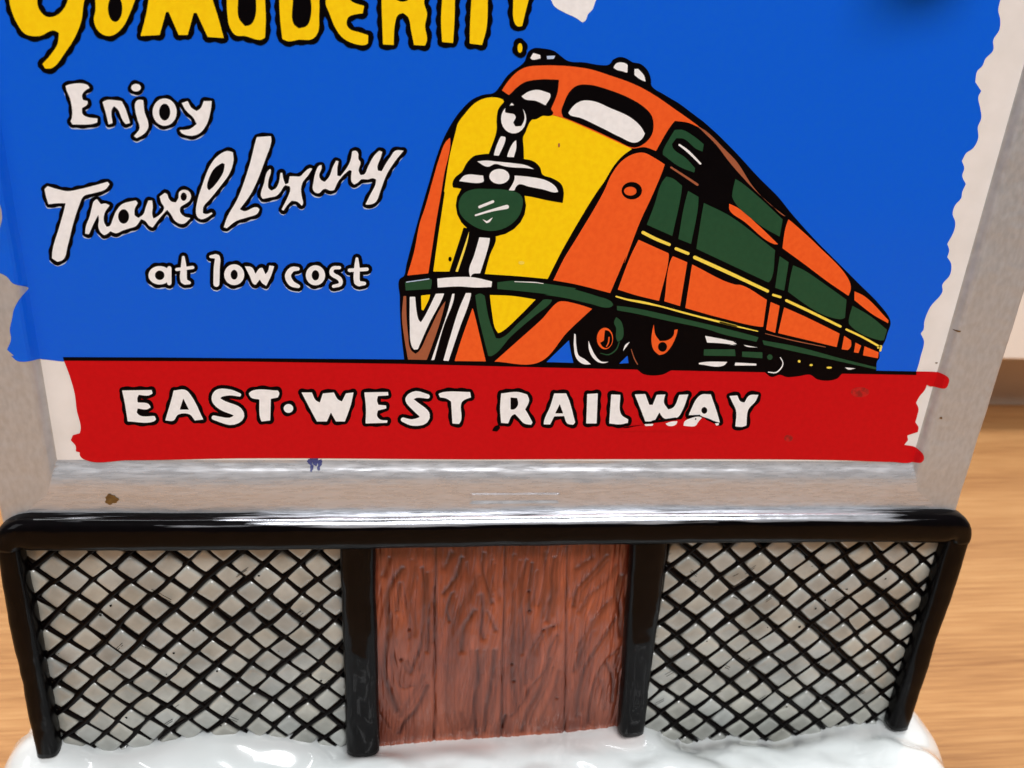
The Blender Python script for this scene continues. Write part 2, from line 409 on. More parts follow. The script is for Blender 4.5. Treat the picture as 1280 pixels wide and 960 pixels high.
# ---- locomotive picture
tr = Print()
B0, B1, B2, B3 = .095, .125, .155, .185
def fill(s, m, lift=B1, **k): tr.put([smooth_closed(T(s), **k)], m, lift)
def line(s, m, lift=B1, sub=3):
    p = smooth_open(T(s), sub); tr.put(capsule_polys(p, False), m, lift)
sil = T('I 135,690 120,560 108,400 105,270 105,150 130,135 H 150,480 G 250,960 300,790 350,620 400,490 460,380 520,300 590,235 660,205 735,190 770,150 820,80 890,20 C 650,350 700,310 '
        '720,260 745,242 800,243 850,255 890,285 920,305 1000,312 1080,325 1125,322 1145,295 J 455,80 500,60 550,70 590,95 640,105 690,150 712,210 715,250 800,310 900,370 980,430 1060,490 1150,570 1280,700 '
        'L 900,120 1030,250 1110,350 1280,540 M 740,0 850,110 940,200 1050,310 1130,420 1135,450 1115,510 1100,560 1085,590 1060,630 1060,680 1045,700 1040,765 '
        '810,785 780,815 650,822 600,790 520,800 440,805 400,790 340,805 290,770 K 1280,755 850,760 800,785 730,795 660,785 610,750 430,740 360,750 310,740 I 1035,715')
track = T('X 79,446 200,446.5 320,447.5 505,449 680,453 900,458.5 1094,463 1145,464 1145,468.5 1094,467.5 900,464 680,459 505,454.5 300,451.5 80,450.5')
tr.put([smooth_closed(sil, 3, 60, .6), track], 'ink', B0)
# orange nose, roof and flanks
fill('G 785,175 830,110 890,50 950,20 1060,10 1200,12 J 150,120 300,140 430,180 560,225 650,265 760,330 860,400 960,470 1080,560 1040,535 960,498 870,485 835,530 745,685 665,660 590,668 340,560 120,465 50,445 G 1120,340 950,300 860,215 830,205', 'orange_paint')
fill('J 1020,520 1080,555 1200,672 1280,755 L 860,180 960,285 1075,375 1060,370 980,300 860,190 740,60 690,0 J 1150,650', 'brown_paint', B1 + .01)
fill('G 490,400 540,330 600,265 660,232 740,222 800,240 900,330 1000,370 1060,345 1130,342 J 50,447 120,466 340,560 585,672 520,720 460,790 400,890 350,960 H 1270,240 1180,400 1090,578 900,560 680,545 500,530 328,528 360,300 405,0 G 400,850 440,600 480,440', 'yellow_paint', B1 + .01)
fill('G 440,490 442,540 400,740 H 382,0 350,180 320,380 295,540 155,555 200,400 240,200 G 272,960 320,790 370,620 410,520', 'orange_paint')
fill('J 395,960 450,840 520,750 590,708 660,697 740,735 803,775 790,815 L 180,250 110,400 0,690 K 545,0 440,245 200,185 60,160 H 1125,592 1200,440 1280,310', 'orange_paint')
# windows and lamp
fill('G 840,200 880,160 940,120 1040,103 1165,105 1155,190 1112,300 1128,325 1115,342 1040,345 980,375 955,420 940,460 928,480 930,560 932,632 860,630 740,612 697,600 750,440 750,370 762,300 800,250 790,235', 'ink', B2)
fill('G 915,215 960,185 1020,172 1105,195 1108,215 1075,275 1010,245 940,235', 'white_paint', B3)
tr.put([ell('G', 863, 365, 84, 97)], 'white_paint', B3)
fill('G 806,322 808,290 822,262 860,250 900,266 928,310 934,370 914,412 875,415 860,390 878,355 868,335 836,328', 'ink', B3 + .02)
fill('G 836,276 850,258 866,274', 'white_paint', B3 + .04)
fill('G 780,480 808,485 808,505 765,610 732,608 735,590 770,495', 'white_paint', B3)
fill('G 868,515 880,508 880,560 865,620 820,618 825,595', 'white_paint', B3)
fill('G 600,612 640,603 700,598 860,630 930,632 1000,650 1040,690 1055,735 1120,760 1180,800 1197,850 1190,925 1100,910 940,878 700,880 560,850 510,830 460,822 455,800 470,760 520,715 550,660', 'ink', B2)
fill('G 620,648 680,642 760,650 860,660 950,675 1000,700 940,692 860,688 800,680 740,665 690,684', 'white_paint', B3)
fill('G 500,780 535,742 660,742 665,780 655,787', 'white_paint', B3)
fill('G 870,742 960,750 1060,768 1110,790 1145,820 1160,850 1140,855 1060,835 960,815 900,800 880,815 868,842 830,840 855,800 868,770', 'white_paint', B3)
tr.put([ell('G', 768, 748, 67, 50)], 'white_paint', B3 + .01)
tr.put([ell('H', 712, 88, 234, 208)], 'ink', B2 + .003)
fill('H 500,120 500,60 530,10 580,-16 700,-22 820,-14 900,10 922,40 920,100 890,170 820,230 730,257 640,245 560,200 515,155', 'green_paint', B3)
line('H 636,98,9 725,62,9', 'white_paint', B3 + .02); line('H 610,153,6 720,120,8 818,97,14', 'white_paint', B3 + .02)
fill('H 655,180 685,192 725,166 700,200 682,206', 'white_paint', B3 + .02)
fill('H 530,235 500,330 435,530 560,545 670,548 705,420 745,300 720,260 620,250', 'ink', B2)
fill('H 635,300 705,305 700,340 640,540 590,545 575,568 566,520 600,420', 'white_paint', B3)
fill('H 566,262 560,310 492,530 476,528 520,400', 'pale_yellow_paint', B3)
tr.put([ell('H', 440, 445, 11, 16)], 'ink', B3); tr.put([ell('G', 1165, 540, 6, 14)], 'brown_paint', B3); tr.put([ell('H', 915, 470, 20, 12)], 'pale_yellow_paint', B2)
fill('J 115,420 130,370 170,290 220,250 300,245 420,275 560,330 660,390 715,450 728,520 715,580 660,640 600,662 480,615 340,550 200,490 125,460', 'ink', B2)
fill('J 160,430 200,380 250,352 330,355 440,400 570,460 640,520 670,570 650,605 605,630 500,590 380,530 240,465 170,445', 'white_paint', B3)
fill('J 460,130 480,102 530,98 555,112 553,165 520,155 480,145', 'white_paint', B3); fill('J 600,140 625,138 665,185 675,225 640,210 600,180', 'white_paint', B3)
fill('C 730,290 745,265 780,275 782,292 740,298', 'white_paint', B3); fill('C 812,280 855,278 848,294 815,296', 'halo_paint', B3)
# bumper
fill('H 140,600 315,577 318,590 312,645 145,655', 'green_paint'); fill('H 355,575 480,565 600,568 720,595 715,632 610,635 500,628 358,635', 'white_paint')
fill('H 755,600 860,590 1000,600 1280,640 K 200,220 350,265 450,305 460,325 440,340 300,315 150,280 0,256 H 1100,680 900,658 755,645', 'green_paint')
line('H 870,595,2 1000,600,3 1060,608,2', 'white_paint', B3); line('H 150,598,3 300,577,3', 'halo_paint', B3)
fill('I 130,265 148,265 150,400 160,520 180,625 210,650 235,630 290,520 400,310 410,300 385,400 340,540 285,690 160,688 135,540 120,400', 'brown_paint')
fill('I 172,270 208,270 215,350 232,425 245,440 265,410 345,250 400,248 395,265 300,450 225,620 200,622 185,600 172,450', 'white_paint')
fill('I 247,262 308,255 300,285 262,362 250,355', 'yellow_paint')
fill('I 455,250 470,250 462,300 400,460 335,690 315,692 360,560 420,380', 'white_paint'); fill('I 545,245 580,245 578,265 500,490 430,698 395,695 440,540 500,350', 'white_paint')
fill('I 590,345 598,370 640,540 678,700 470,698 520,540', 'orange_paint')
fill('I 608,260 640,248 670,262 700,420 745,545 770,548 900,440 1050,300 1060,290 1120,290 1110,310 1000,400 850,530 715,665 695,665 660,530 625,380', 'green_paint')
fill('I 705,258 860,265 1010,288 900,400 780,505 760,512 740,480 720,380', 'yellow_paint')
fill('I 735,702 900,555 1050,420 1160,305 K 110,300 220,318 320,350 160,500 I 1035,705', 'orange_paint')
# ring on the flank
tr.put([ell('L', 50, 203, 68, 58)], 'ink', B2, sub_px=[ell('L', 40, 206, 42, 30)])
# green window band
for s in ('L 280,110 320,120 385,170 380,220 320,505 150,430 200,300 250,150', 'L 425,205 495,245 490,320 445,558 360,525 400,300',
          'L 530,285 700,370 1005,600 975,800 960,815 480,590 510,400', 'L 740,125 780,150 900,250 1055,395 1035,510 900,430 720,250 720,220',
          'J 870,545 920,545 1000,590 1062,640 1055,690 1010,670 930,605 880,600 850,640 860,670 940,730 1005,800 1000,830 900,790 790,710 790,690 830,610',
          'L 1035,640 1095,680 1065,870 1005,850', 'M 485,60 560,95 700,190 840,290 830,410 800,420 455,240 450,235 470,120',
          'M 880,330 1000,400 1110,490 1090,560 1060,560 860,455 855,440',
          'K 485,330 600,345 900,410 1200,480 1280,500 M 255,540 240,570 0,515 K 1100,490 800,425 600,380 485,360',
          'M 280,560 500,600 800,680 1040,740 1040,755 700,680 290,590', 'K 480,405 510,430 528,490 520,550 490,570 478,540 480,480 465,440',
          'K 1065,620 1270,620 1275,665 1062,662', 'M 145,635 280,640 280,680 145,670'):
    fill(s, 'green_paint')
tr.put([ell('M', 330, 672, 18, 18)], 'green_paint', B1)
for s in ('L 700,290 760,320 900,440 1025,560 1000,560 800,410 700,330', 'R 100,295 130,320 250,430 400,595 412,640 400,678 300,610 180,520 70,440 85,340',
          'R 430,655 480,680 600,800 598,815 520,770 430,700', 'L 95,530 295,620 K 830,0 765,297 620,262 490,222 575,0', 'L 325,640 420,680 K 905,332 800,300 850,10',
          'K 985,55 1280,190 M 130,190 310,290 285,470 270,470 0,410 K 940,345', 'M 335,305 395,330 365,510 305,490', 'M 425,340 560,400 795,515 775,605 385,512',
          'M 825,530 870,560 870,600 850,625 808,620', 'M 900,575 938,595 920,645 890,640', 'M 960,600 1055,640 1050,680 950,660',
          'K 730,455 740,520 770,565 820,560 860,530 868,490 890,487 880,530 840,610 800,650 765,658 730,625 715,570 720,500'):
    fill(s, 'orange_paint')
for s in ('L 125,482,11 210,525,11 300,562,10', 'L 345,590,10 425,622,10', 'L 470,648,12 700,752,12 955,872,10', 'M 352,258,8 400,272,8', 'M 440,295,9 600,370,9 800,468,8', 'M 840,488,7 950,540,7 1060,602,7'):
    line(s, 'pale_yellow_paint')
line('K 480,268,5 560,290,6 660,308,8 780,335,5 900,368,6 1040,405,6 1180,440,7 1280,465,6', 'pale_yellow_paint'); line('M 0,440,6 100,465,5 250,500,3', 'pale_yellow_paint'); line('M 300,515,2 480,560,3 700,605,2', 'brown_paint')
line('J 900,645,6 960,690,8 1040,770,6', 'white_paint'); line('J 845,795,6 930,850,7 1020,910,8', 'brown_paint')
line('M 1050,610,6 1070,600,8 1065,630,6', 'pale_yellow_paint')
tr.put([ell('K', 405, 548, 54, 72)], 'orange_paint', B1, sub_px=[ell('K', 412, 552, 42, 60)]); fill('K 355,540 370,500 405,485 400,530 398,560 375,575', 'orange_paint', B2)
line('K 432,540,4 428,575,4 415,600,3', 'orange_paint', B2)
tr.put([ell('K', 788, 603, 30, 32)], 'ink', B2)
for s in ('K 200,515 210,520 215,600 230,660 270,685 312,720 260,718 215,680 198,600', 'K 295,562 310,600 340,660 380,700 430,703 400,712 360,705 320,670 298,620',
          'K 525,632 540,590 570,570 550,600', 'K 1072,530 1180,550 1280,572 M 80,565 110,585 60,590 K 1280,592 1180,580 1085,575', 'K 1030,710 1080,703 1220,703 1195,728 1030,720',
          'M 155,590 250,608 170,600', 'M 100,708 240,715 240,728 95,728', 'M 830,740 900,747 850,755'):
    fill(s, 'white_paint', B1 + .01)
for c in ((525, 700, 9, 9), (605, 725, 11, 7), (725, 742, 18, 7)): tr.put([ell('M', *c)], 'pale_yellow_paint', B1)
line('M 320,772,3 370,775,4 405,745,4 417,710,3 400,675,3', 'white_paint', B1)
line('K 580,620,2 600,680,3 622,720,3', 'brown_paint'); line('K 375,645,2 430,655,4 480,620,4 500,570,3', 'green_paint', B2)
for s in ('K 165,560 15,705 195,710 178,640', 'K 500,715 555,662 562,712'): fill(s, 'blue_paint')
tr.build('locomotive_picture', poster)

# ---- lettering
def ring(view, cx, cy, rx, ry, hx, hy): return [('poly', ell(view, cx, cy, rx, ry)), ('hole', ell(view, cx, cy, hx, hy, 14))]
def letter(items, r, fillm='white_paint', halo=None, outline='ink', under=.10):
    pr = Print(); adds = []; subs = []; caps = []
    for kind, dat in items:
        if kind == 'poly':
            pts = smooth_closed(T(dat) if isinstance(dat, str) else dat, 3.0, 55, .8); adds.append(pts); caps.append(pts)
        elif kind == 'hole':
            pts = smooth_closed(T(dat) if isinstance(dat, str) else dat, 3.0, 55, .8); subs.append(pts); caps.append(pts)
        else:
            pts = smooth_open(T(dat), 3); adds += capsule_polys(pts, False); caps.append(('open', pts))
    blk = []
    ph = random.random() * 9
    for c in caps:
        if isinstance(c, tuple): blk += capsule_polys(c[1], False, None, r)
        elif not any(c is s for s in subs): blk.append(c)
        if not isinstance(c, tuple):
            cc = [(q[0], q[1], r * (1 + .13 * math.sin(i * .55 + ph))) for i, q in enumerate(c)]
            blk += capsule_polys(cc, True)
    if halo:
        dx, dy = halo; hb = []
        for c in caps:
            q = c[1] if isinstance(c, tuple) else c
            hb += capsule_polys([(k[0] + dx, k[1] + dy) + ((k[2],) if isinstance(c, tuple) else ()) for k in q], not isinstance(c, tuple), None if isinstance(c, tuple) else r - 1.1, (r - 1.1) if isinstance(c, tuple) else 0)
        pr.put(hb, 'halo_paint', under - .035)
    pr.put(blk, outline, under)
    pr.put(adds, fillm, under + .035, sub_px=subs)
    return pr.build('letter', poster)
Y_ = 'yellow_paint'
title = [
 [('poly', 'A 50,0 60,50 90,120 130,170 200,180 270,152 298,165 290,220 255,275 215,320 228,342 262,340 330,260 380,180 410,100 420,20 440,-60 440,-140 345,-140 345,-20 330,30 290,75 240,85 200,50 188,0 200,-80 260,-160 340,-200 440,-210 440,-280 330,-280 200,-250 100,-160 55,-70')],
 [('poly', 'A 480,50 472,100 490,150 530,178 570,175 620,130 650,70 670,20 690,-50 680,-130 620,-180 550,-170 500,-100 480,-20'), ('hole', ell('A', 578, 42, 36, 68))],
 [('poly', 'A 745,0 735,60 705,180 800,175 832,60 845,60 895,175 940,175 970,65 985,65 1040,185 1120,190 1090,80 1065,0 1040,-120 960,-150 900,-40 850,-150 770,-140')],
 [('poly', 'B 20,0 25,100 40,180 80,235 140,240 250,265 275,250 280,120 275,0 270,-150 220,-260 80,-260 20,-150'), ('hole', 'B 95,0 100,120 140,175 180,165 210,110 215,0 200,-120 150,-180 100,-120')],
 [('poly', 'B 370,0 375,120 390,260 430,275 500,265 590,260 625,220 635,100 635,0 600,-150 500,-260 370,-280'), ('hole', 'B 460,0 465,160 500,190 550,175 575,130 580,0 540,-120 460,-170')],
 [('poly', 'B 680,30 700,80 740,180 790,250 850,285 940,300 960,290 962,235 900,215 840,195 818,160 830,115 880,95 925,90 935,40 860,15 820,-20 830,-60 930,-80 940,-150 800,-160 700,-80')],
 [('poly', 'C -12,-100 -12,0 -8,130 -5,222 48,225 55,120 70,75 95,65 120,85 135,150 150,225 205,228 215,200 205,130 215,70 200,10 215,-60 190,-150 100,-190 -12,-190'), ('hole', 'C 55,-10 75,6 110,6 130,-10 130,-90 60,-90')],
 [('poly', 'C 290,0 285,100 290,210 345,215 352,100 355,-60 400,-90 440,-60 430,120 428,218 490,225 512,140 518,0 515,-120 450,-190 360,-180 300,-200')],
 [('poly', 'C 640,-150 645,0 655,120 670,133 690,130 712,40 722,0 740,-150')],
 [('poly', ell('C', 679, 240, 12, 24))]]
for i, it in enumerate(title): letter(it, 6.2, Y_, under=.10 + .012 * (i % 2))
HL = (-.2, 2.5)
for it in (
 [('poly', 'A 330,430 350,422 440,425 450,440 425,455 412,480 418,500 440,505 440,520 412,540 415,570 440,585 490,592 488,612 460,620 365,622 355,605 362,590 355,500 335,450')],
 [('poly', 'A 515,510 535,500 570,500 610,505 628,540 645,590 652,615 630,620 615,600 590,545 572,530 560,550 565,615 545,622 530,560')],
 [('poly', 'A 690,500 718,500 725,560 742,610 742,640 720,670 685,690 672,680 700,640 690,600 680,560 678,515'), ('poly', ell('A', 682, 438, 24, 19))],
 ring('A', 825, 560, 60, 68, 28, 42),
 [('poly', 'A 910,515 940,505 960,540 985,555 1005,540 1020,505 1060,505 1055,550 1035,620 1000,665 960,678 910,665 900,650 950,645 985,620 970,590 930,550')],
 # Travel
 [('poly', 'E 225,145 240,130 290,145 340,155 400,145 480,125 540,108 550,120 530,145 470,165 420,180 400,220 370,310 340,430 320,495 290,508 262,490 265,450 300,330 325,240 330,215 290,215 245,220 235,190')],
 [('poly', 'T 45,715 75,720 120,620 150,565 155,600 150,660 165,700 195,728 225,715 245,695 290,712 345,690 400,672 450,655 490,600 520,610 560,655 585,665 625,610 680,545 700,525 730,560 760,610 800,635 835,635 885,590 840,580 805,545 805,505 840,480 880,450 890,410 870,375 830,365 795,385 790,430 770,465 735,460 710,430 700,400 680,390 640,420 655,470 675,500 670,530 620,580 590,595 580,560 585,500 580,450 550,450 530,500 510,560 470,590 440,570 440,520 465,470 450,450 400,460 340,480 290,540 265,600 240,655 215,660 195,620 200,550 240,490 210,475 170,480 140,440 115,455 100,500 80,580 50,660'),
  ('hole', ell('T', 352, 578, 44, 58, 14)), ('hole', ell('T', 832, 420, 25, 34, 12))],
 [('poly', 'T 930,540 940,460 980,330 1050,160 1110,90 1180,55 1225,65 1230,130 1200,230 1130,330 1040,440 990,500 985,550 1010,560 1055,545 1062,556 1010,590 970,600 940,580'), ('hole', 'T 1020,350 1035,270 1080,190 1140,150 1160,160 1150,220 1110,290 1060,350 1035,370')],
 # Luxury
 [('poly', 'F 325,45 395,40 398,60 370,150 300,320 240,405 260,415 325,395 338,405 330,425 280,445 220,465 175,500 160,495 175,450 230,350 290,180 315,80')],
 [('poly', 'U 105,540 120,565 170,555 230,540 260,510 285,470 300,455 335,465 340,490 320,550 270,650 285,660 320,610 350,580 400,590 430,620 440,610 430,540 425,490 440,430 480,380 515,325 500,320 450,355 420,385 370,385 335,385 325,440 300,450 285,410 275,355 260,360 250,430 225,480 190,500 165,480 165,420 185,340 180,325 155,350 130,440')],
 [('poly', 'U 520,490 540,515 570,520 600,490 620,485 660,500 690,495 720,430 760,380 810,335 830,340 830,430 850,450 880,435 905,410 960,410 1000,400 1025,410 1020,450 980,530 940,610 955,612 1010,600 1030,580 1060,500 1110,370 1180,260 1245,180 1180,180 1140,230 1100,290 1070,345 1040,340 1035,310 1060,240 1075,190 1050,180 1010,220 960,310 930,370 900,375 885,340 900,270 885,250 880,195 860,180 835,185 820,260 790,320 740,385 715,380 715,320 725,265 705,260 680,310 650,390 615,430 585,415 570,380 590,320 590,295 570,300 540,360 525,430')],
 # at low cost
 ring('E', 800, 575, 56, 46, 24, 24) + [('line', 'E 848,540,11 848,614,11')],
 [('line', 'E 918,485,7 920,540,15 920,600,17 948,612,8'), ('line', 'E 885,546,8 965,536,8')],
 [('line', 'F 95,642,7 128,645,13 125,700,15 123,778,15')],
 ring('F', 212, 732, 50, 52, 18, 25),
 [('poly', 'F 265,690 300,695 318,728 342,698 354,698 368,730 380,716 388,686 412,690 395,740 372,788 350,772 340,756 320,782 310,780 290,740')],
 [('line', 'F 530,703,9 500,706,13 480,738,15 498,775,15 532,790,9')],
 ring('F', 618, 735, 48, 50, 19, 26),
 [('line', 'F 738,697,8 705,700,9 700,728,11 738,752,11 742,780,9 708,790,8')],
 [('line', 'F 825,652,7 825,700,14 826,770,15 862,776,9'), ('line', 'F 788,710,9 875,705,9')]):
    letter(it, 4.6, halo=HL)
# EAST-WEST RAILWAY
RA = [
 [('poly', 'N 612,190 760,188 765,205 745,215 695,212 688,230 690,250 745,258 755,275 735,285 690,280 685,300 700,315 775,318 782,335 770,345 640,345 625,250')],
 [('poly', 'N 870,190 930,188 960,220 1018,335 975,340 950,310 890,312 870,340 828,340 835,315 860,230'), ('hole', 'N 918,230 900,286 946,286')],
 [('line', 'N 1198,212,9 1150,200,15 1095,205,22 1082,238,22 1120,268,25 1182,292,26 1195,322,25 1150,345,18 1070,326,11')],
 [('poly', 'O 45,205 60,192 190,190 198,205 190,225 155,232 152,340 108,345 100,320 98,235 55,225')],
 [('poly', ell('O', 243, 280, 24, 22))],
 [('poly', 'O 308,200 360,200 380,240 400,250 415,205 470,200 490,235 510,245 530,205 568,200 555,260 525,345 480,345 455,300 435,345 385,345 350,280')],
 [('poly', 'O 622,200 740,198 742,215 690,218 685,240 692,262 730,265 732,280 690,290 685,315 700,335 738,340 735,352 628,355 630,280')],
 [('line', 'O 938,220,11 880,210,17 845,235,19 880,272,23 922,310,26 912,340,22 860,350,16 815,336,11')],
 [('poly', 'O 992,208 1010,200 1150,198 1155,225 1120,238 1108,250 1105,340 1095,358 1062,355 1055,245 1030,230 1000,225')],
 [('poly', 'P 105,205 190,198 235,210 245,240 225,285 235,300 262,350 255,362 220,355 195,330 175,308 160,315 140,355 105,352 100,280'), ('hole', 'P 152,225 185,228 190,260 170,285 152,285')],
 [('poly', 'P 370,205 430,205 445,240 475,350 465,362 435,355 420,318 370,320 350,360 318,360 320,340 350,270'), ('hole', 'P 398,258 375,305 415,305')],
 [('poly', 'P 535,208 588,205 582,355 530,355')],
 [('poly', 'P 655,210 700,212 705,310 740,335 738,352 700,360 645,355 650,280')],
 [('poly', 'P 772,210 825,208 845,262 862,262 882,212 925,210 918,250 940,285 965,275 995,212 1040,210 1015,280 985,325 920,330 895,300 870,345 825,345 800,280')],
 [('poly', 'Z 1085,185 1185,180 1250,370 1275,462 1230,450 1100,400 1070,388 965,388 975,360'), ('hole', ell('Z', 1120, 340, 30, 34, 14))],
 [('poly', 'Q 125,218 165,215 180,245 200,250 225,215 270,212 255,245 220,285 210,365 190,372 155,370 158,290 140,250')]]
for i, it in enumerate(RA): letter(it, 4.4, under=.10 + .012 * (i % 2))
# smear of red over the feet of W and A, with flecks of white left in it
pr = Print()
pr.put([smooth_closed(T('Z 290,520 420,498 520,482 620,466 700,455 860,430 960,430 1080,424 1100,410 1150,426 1230,478 1275,505 1240,545 900,548 300,548'), 3)], 'red_paint', .17)
for q in ('Z 520,476 612,472 600,492 530,494', 'Z 730,470 790,450 850,445 840,475 800,495 750,488', 'Z 910,490 920,450 960,425 1080,403 1095,412 1060,450 1030,492 960,497', 'Z 1225,468 1265,464 1262,486 1240,490'):
    pr.put([smooth_closed(T(q), 2)], 'white_paint', .19)
pr.put([smooth_closed(T('Z 300,508 420,492 520,484 600,468 560,464 600,440 700,428 840,408 844,436 760,446 640,462 560,478 420,500 320,516'), 3)], 'ink', .18)
pr.put([smooth_closed(T('Z 930,412 1000,392 1075,380 1085,395 1010,402 950,420'), 3), smooth_closed(T('Z 1120,408 1160,420 1215,450 1222,472 1180,452 1130,425'), 2)], 'ink', .20)
pr.put([ell('Z', 1032, 424, 7, 9, 10)], 'ink', .20)
pr.put([smooth_closed(T('P 60,392 70,372 95,360 100,378 85,395'), 2)], 'ink', .15)
pr.build('paint_smear', poster)
# blemishes on the frame, lying on its relief
pr = Print()
def blot(view, cx, cy, rx, ry, m):
    k = []
    for i in range(26):
        a = 2*PI*i/26; q = 1 + .14 * math.sin(3*a + cx) + .1 * math.sin(7*a + cy)
        ox, oy, s = VIEW[view]; k.append(((cx + rx*q*math.cos(a)) / s + ox, (cy + ry*q*math.sin(a)) / s + oy))
    o = len(pr.v); pr.put([k], m, 0)
    for i in range(o, len(pr.v)):
        x, y, z = pr.v[i]; pr.v[i] = (x, -hf(x, z) - .06, z)
blot('N', 573, 712, 32, 25, 'ochre_stain')
for q in ((350, 545, 12, 14), (375, 540, 18, 22), (400, 550, 12, 14), (360, 570, 8, 16), (395, 570, 7, 12), (372, 520, 10, 8)): blot('O', *q, 'navy_stain')
for q in ((690, 628, 9, 7), (808, 58, 14, 5), (695, 285, 9, 4)): blot('S', *q, 'ochre_stain')
st = pr.build('paint_blemish', frame)

# ------------------------------------------------------------------ rail and posts
def tube(name, path, rx, ry, parent, m='black_enamel', nseg=22, power=2.4, wob=.10, seed=1):
    """path (x,y,z) mm; rx half width across, ry half depth toward the viewer; per point"""
    p = [np.array(q, float) for q in path]; V = []; F = []; n = len(p)
    for i in range(n):
        t = p[min(i+1, n-1)] - p[max(i-1, 0)]; t /= np.linalg.norm(t)
        yv = np.array((0, -1.0, 0)); xv = np.cross(t, yv); xv /= np.linalg.norm(xv)
        for j in range(nseg):
            a = 2*PI*j/nseg; c, s = math.cos(a), math.sin(a)
            cx = math.copysign(abs(c) ** (2/power), c) * rx[i]; cy = math.copysign(abs(s) ** (2/power), s) * ry[i]
            q = p[i] + xv*cx + yv*cy
            q += (xv*c + yv*s) * wob * (noise.noise(Vector(q*.13) + Vector((seed*7, 0, 0))) + .35*noise.noise(Vector(q*.6) + Vector((seed*7, 0, 0))))
            V.append(tuple(q))
    for i in range(n-1):
        for j in range(nseg):
            a = i*nseg + j; b = i*nseg + (j+1) % nseg; F.append((a, b, b+nseg, a+nseg))
    F.append(tuple(range(nseg))[::-1]); F.append(tuple(range((n-1)*nseg, n*nseg)))
    me = mesh(name, V, F)
    bm = bmesh.new(); bm.from_mesh(me); bmesh.ops.recalc_face_normals(bm, faces=bm.faces); bm.to_mesh(me); bm.free()
    return link(name, me, m, parent, True)
def interp_path(pts, n):
    p = [np.array(q, float) for q in pts]; L = [0]
    for a, b in zip(p, p[1:]): L.append(L[-1] + np.linalg.norm(b - a))
    t = np.linspace(0, L[-1], n); return [tuple(np.interp(q, L, [r[k] for r in p]) for k in range(len(p[0]))) for q in t]
BY = -1.3
zr0 = P(640, 661, -2.6)[1]
# top rail bends down at both ends: points x, z, half height
xl_end, xr_end = P(0, 690, BY)[0] + 1.6, P(1211, 680, BY)[0] - 2.5
rp = []
zl, zr_ = P(30, 662, BY)[1], P(1180, 655, BY)[1]
for a in np.linspace(0, PI/2, 9): rp.append((xl_end + 2.2*(1 - math.sin(a)) - 0, zl - 2.2*(1 - math.cos(a)) if False else zl - 2.2 + 2.2*math.sin(a)))
rp = [(xl_end + 2.2 - 2.2*math.cos(a), zl - 2.2 + 2.2*math.sin(a)) for a in np.linspace(0, PI/2, 9)]
rp += [(x, zl + (zr_ - zl)*(x - xl_end)/(xr_end - xl_end) + .25*math.sin(x*.05)) for x in np.linspace(xl_end + 3, xr_end - 3, 150)]
rp += [(xr_end - 2.4 + 2.4*math.sin(a), zr_ - 2.4 + 2.4*math.cos(a)) for a in np.linspace(0, PI/2, 9)]
path = [(x, BY, z) for x, z in rp]
n = len(path); rh = [1.55 + 1.05 * min(1, i/9, (n-1-i)/9) for i in range(n)]
tube('top_rail', path, rh, [2.0 + .3*min(1, i/9, (n-1-i)/9) for i in range(n)], root, seed=2, power=2.6, nseg=56, m='rail_enamel_painted_glint')
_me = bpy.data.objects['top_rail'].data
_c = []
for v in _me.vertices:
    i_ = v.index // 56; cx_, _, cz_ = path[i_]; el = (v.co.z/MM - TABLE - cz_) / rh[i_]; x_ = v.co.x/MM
    k = np.interp(el, [.42, .58, .66, 1.0], [0, .45, .62, .62]) * np.interp(x_, [-62, -48, -36, -24, 55, 69], [.45, .5, .62, 1, 1, .1])  # mask of the painted highlight on the rail's upper side
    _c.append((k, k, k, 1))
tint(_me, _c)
def post(u0a, u1a, va, u0b, u1b, vb, seed, y=BY, dep=1.7, ztop=None, zlow=1.2):
    a0, za = P(u0a, va, y); a1, _ = P(u1a, va, y); b0, zb = P(u0b, vb, y); b1, _ = P(u1b, vb, y)
    za = za if ztop is None else ztop
    pts = interp_path([((a0+a1)/2, y, za, (a1-a0)/2), ((b0+b1)/2, y, zb - zlow, (b1-b0)/2)], 46)
    return tube('post', [q[:3] for q in pts], [q[3] for q in pts], [dep]*46, root, seed=seed, power=2.8, wob=.22)
post(0, 30, 690, 46, 76, 930, 3, ztop=zl - .6)
post(424, 469, 668, 434, 474, 928, 4)
post(788, 834, 668, 774, 805, 905, 5)
post(1177, 1204, 682, 1110, 1134, 898, 6, ztop=zr_ - 1.7)

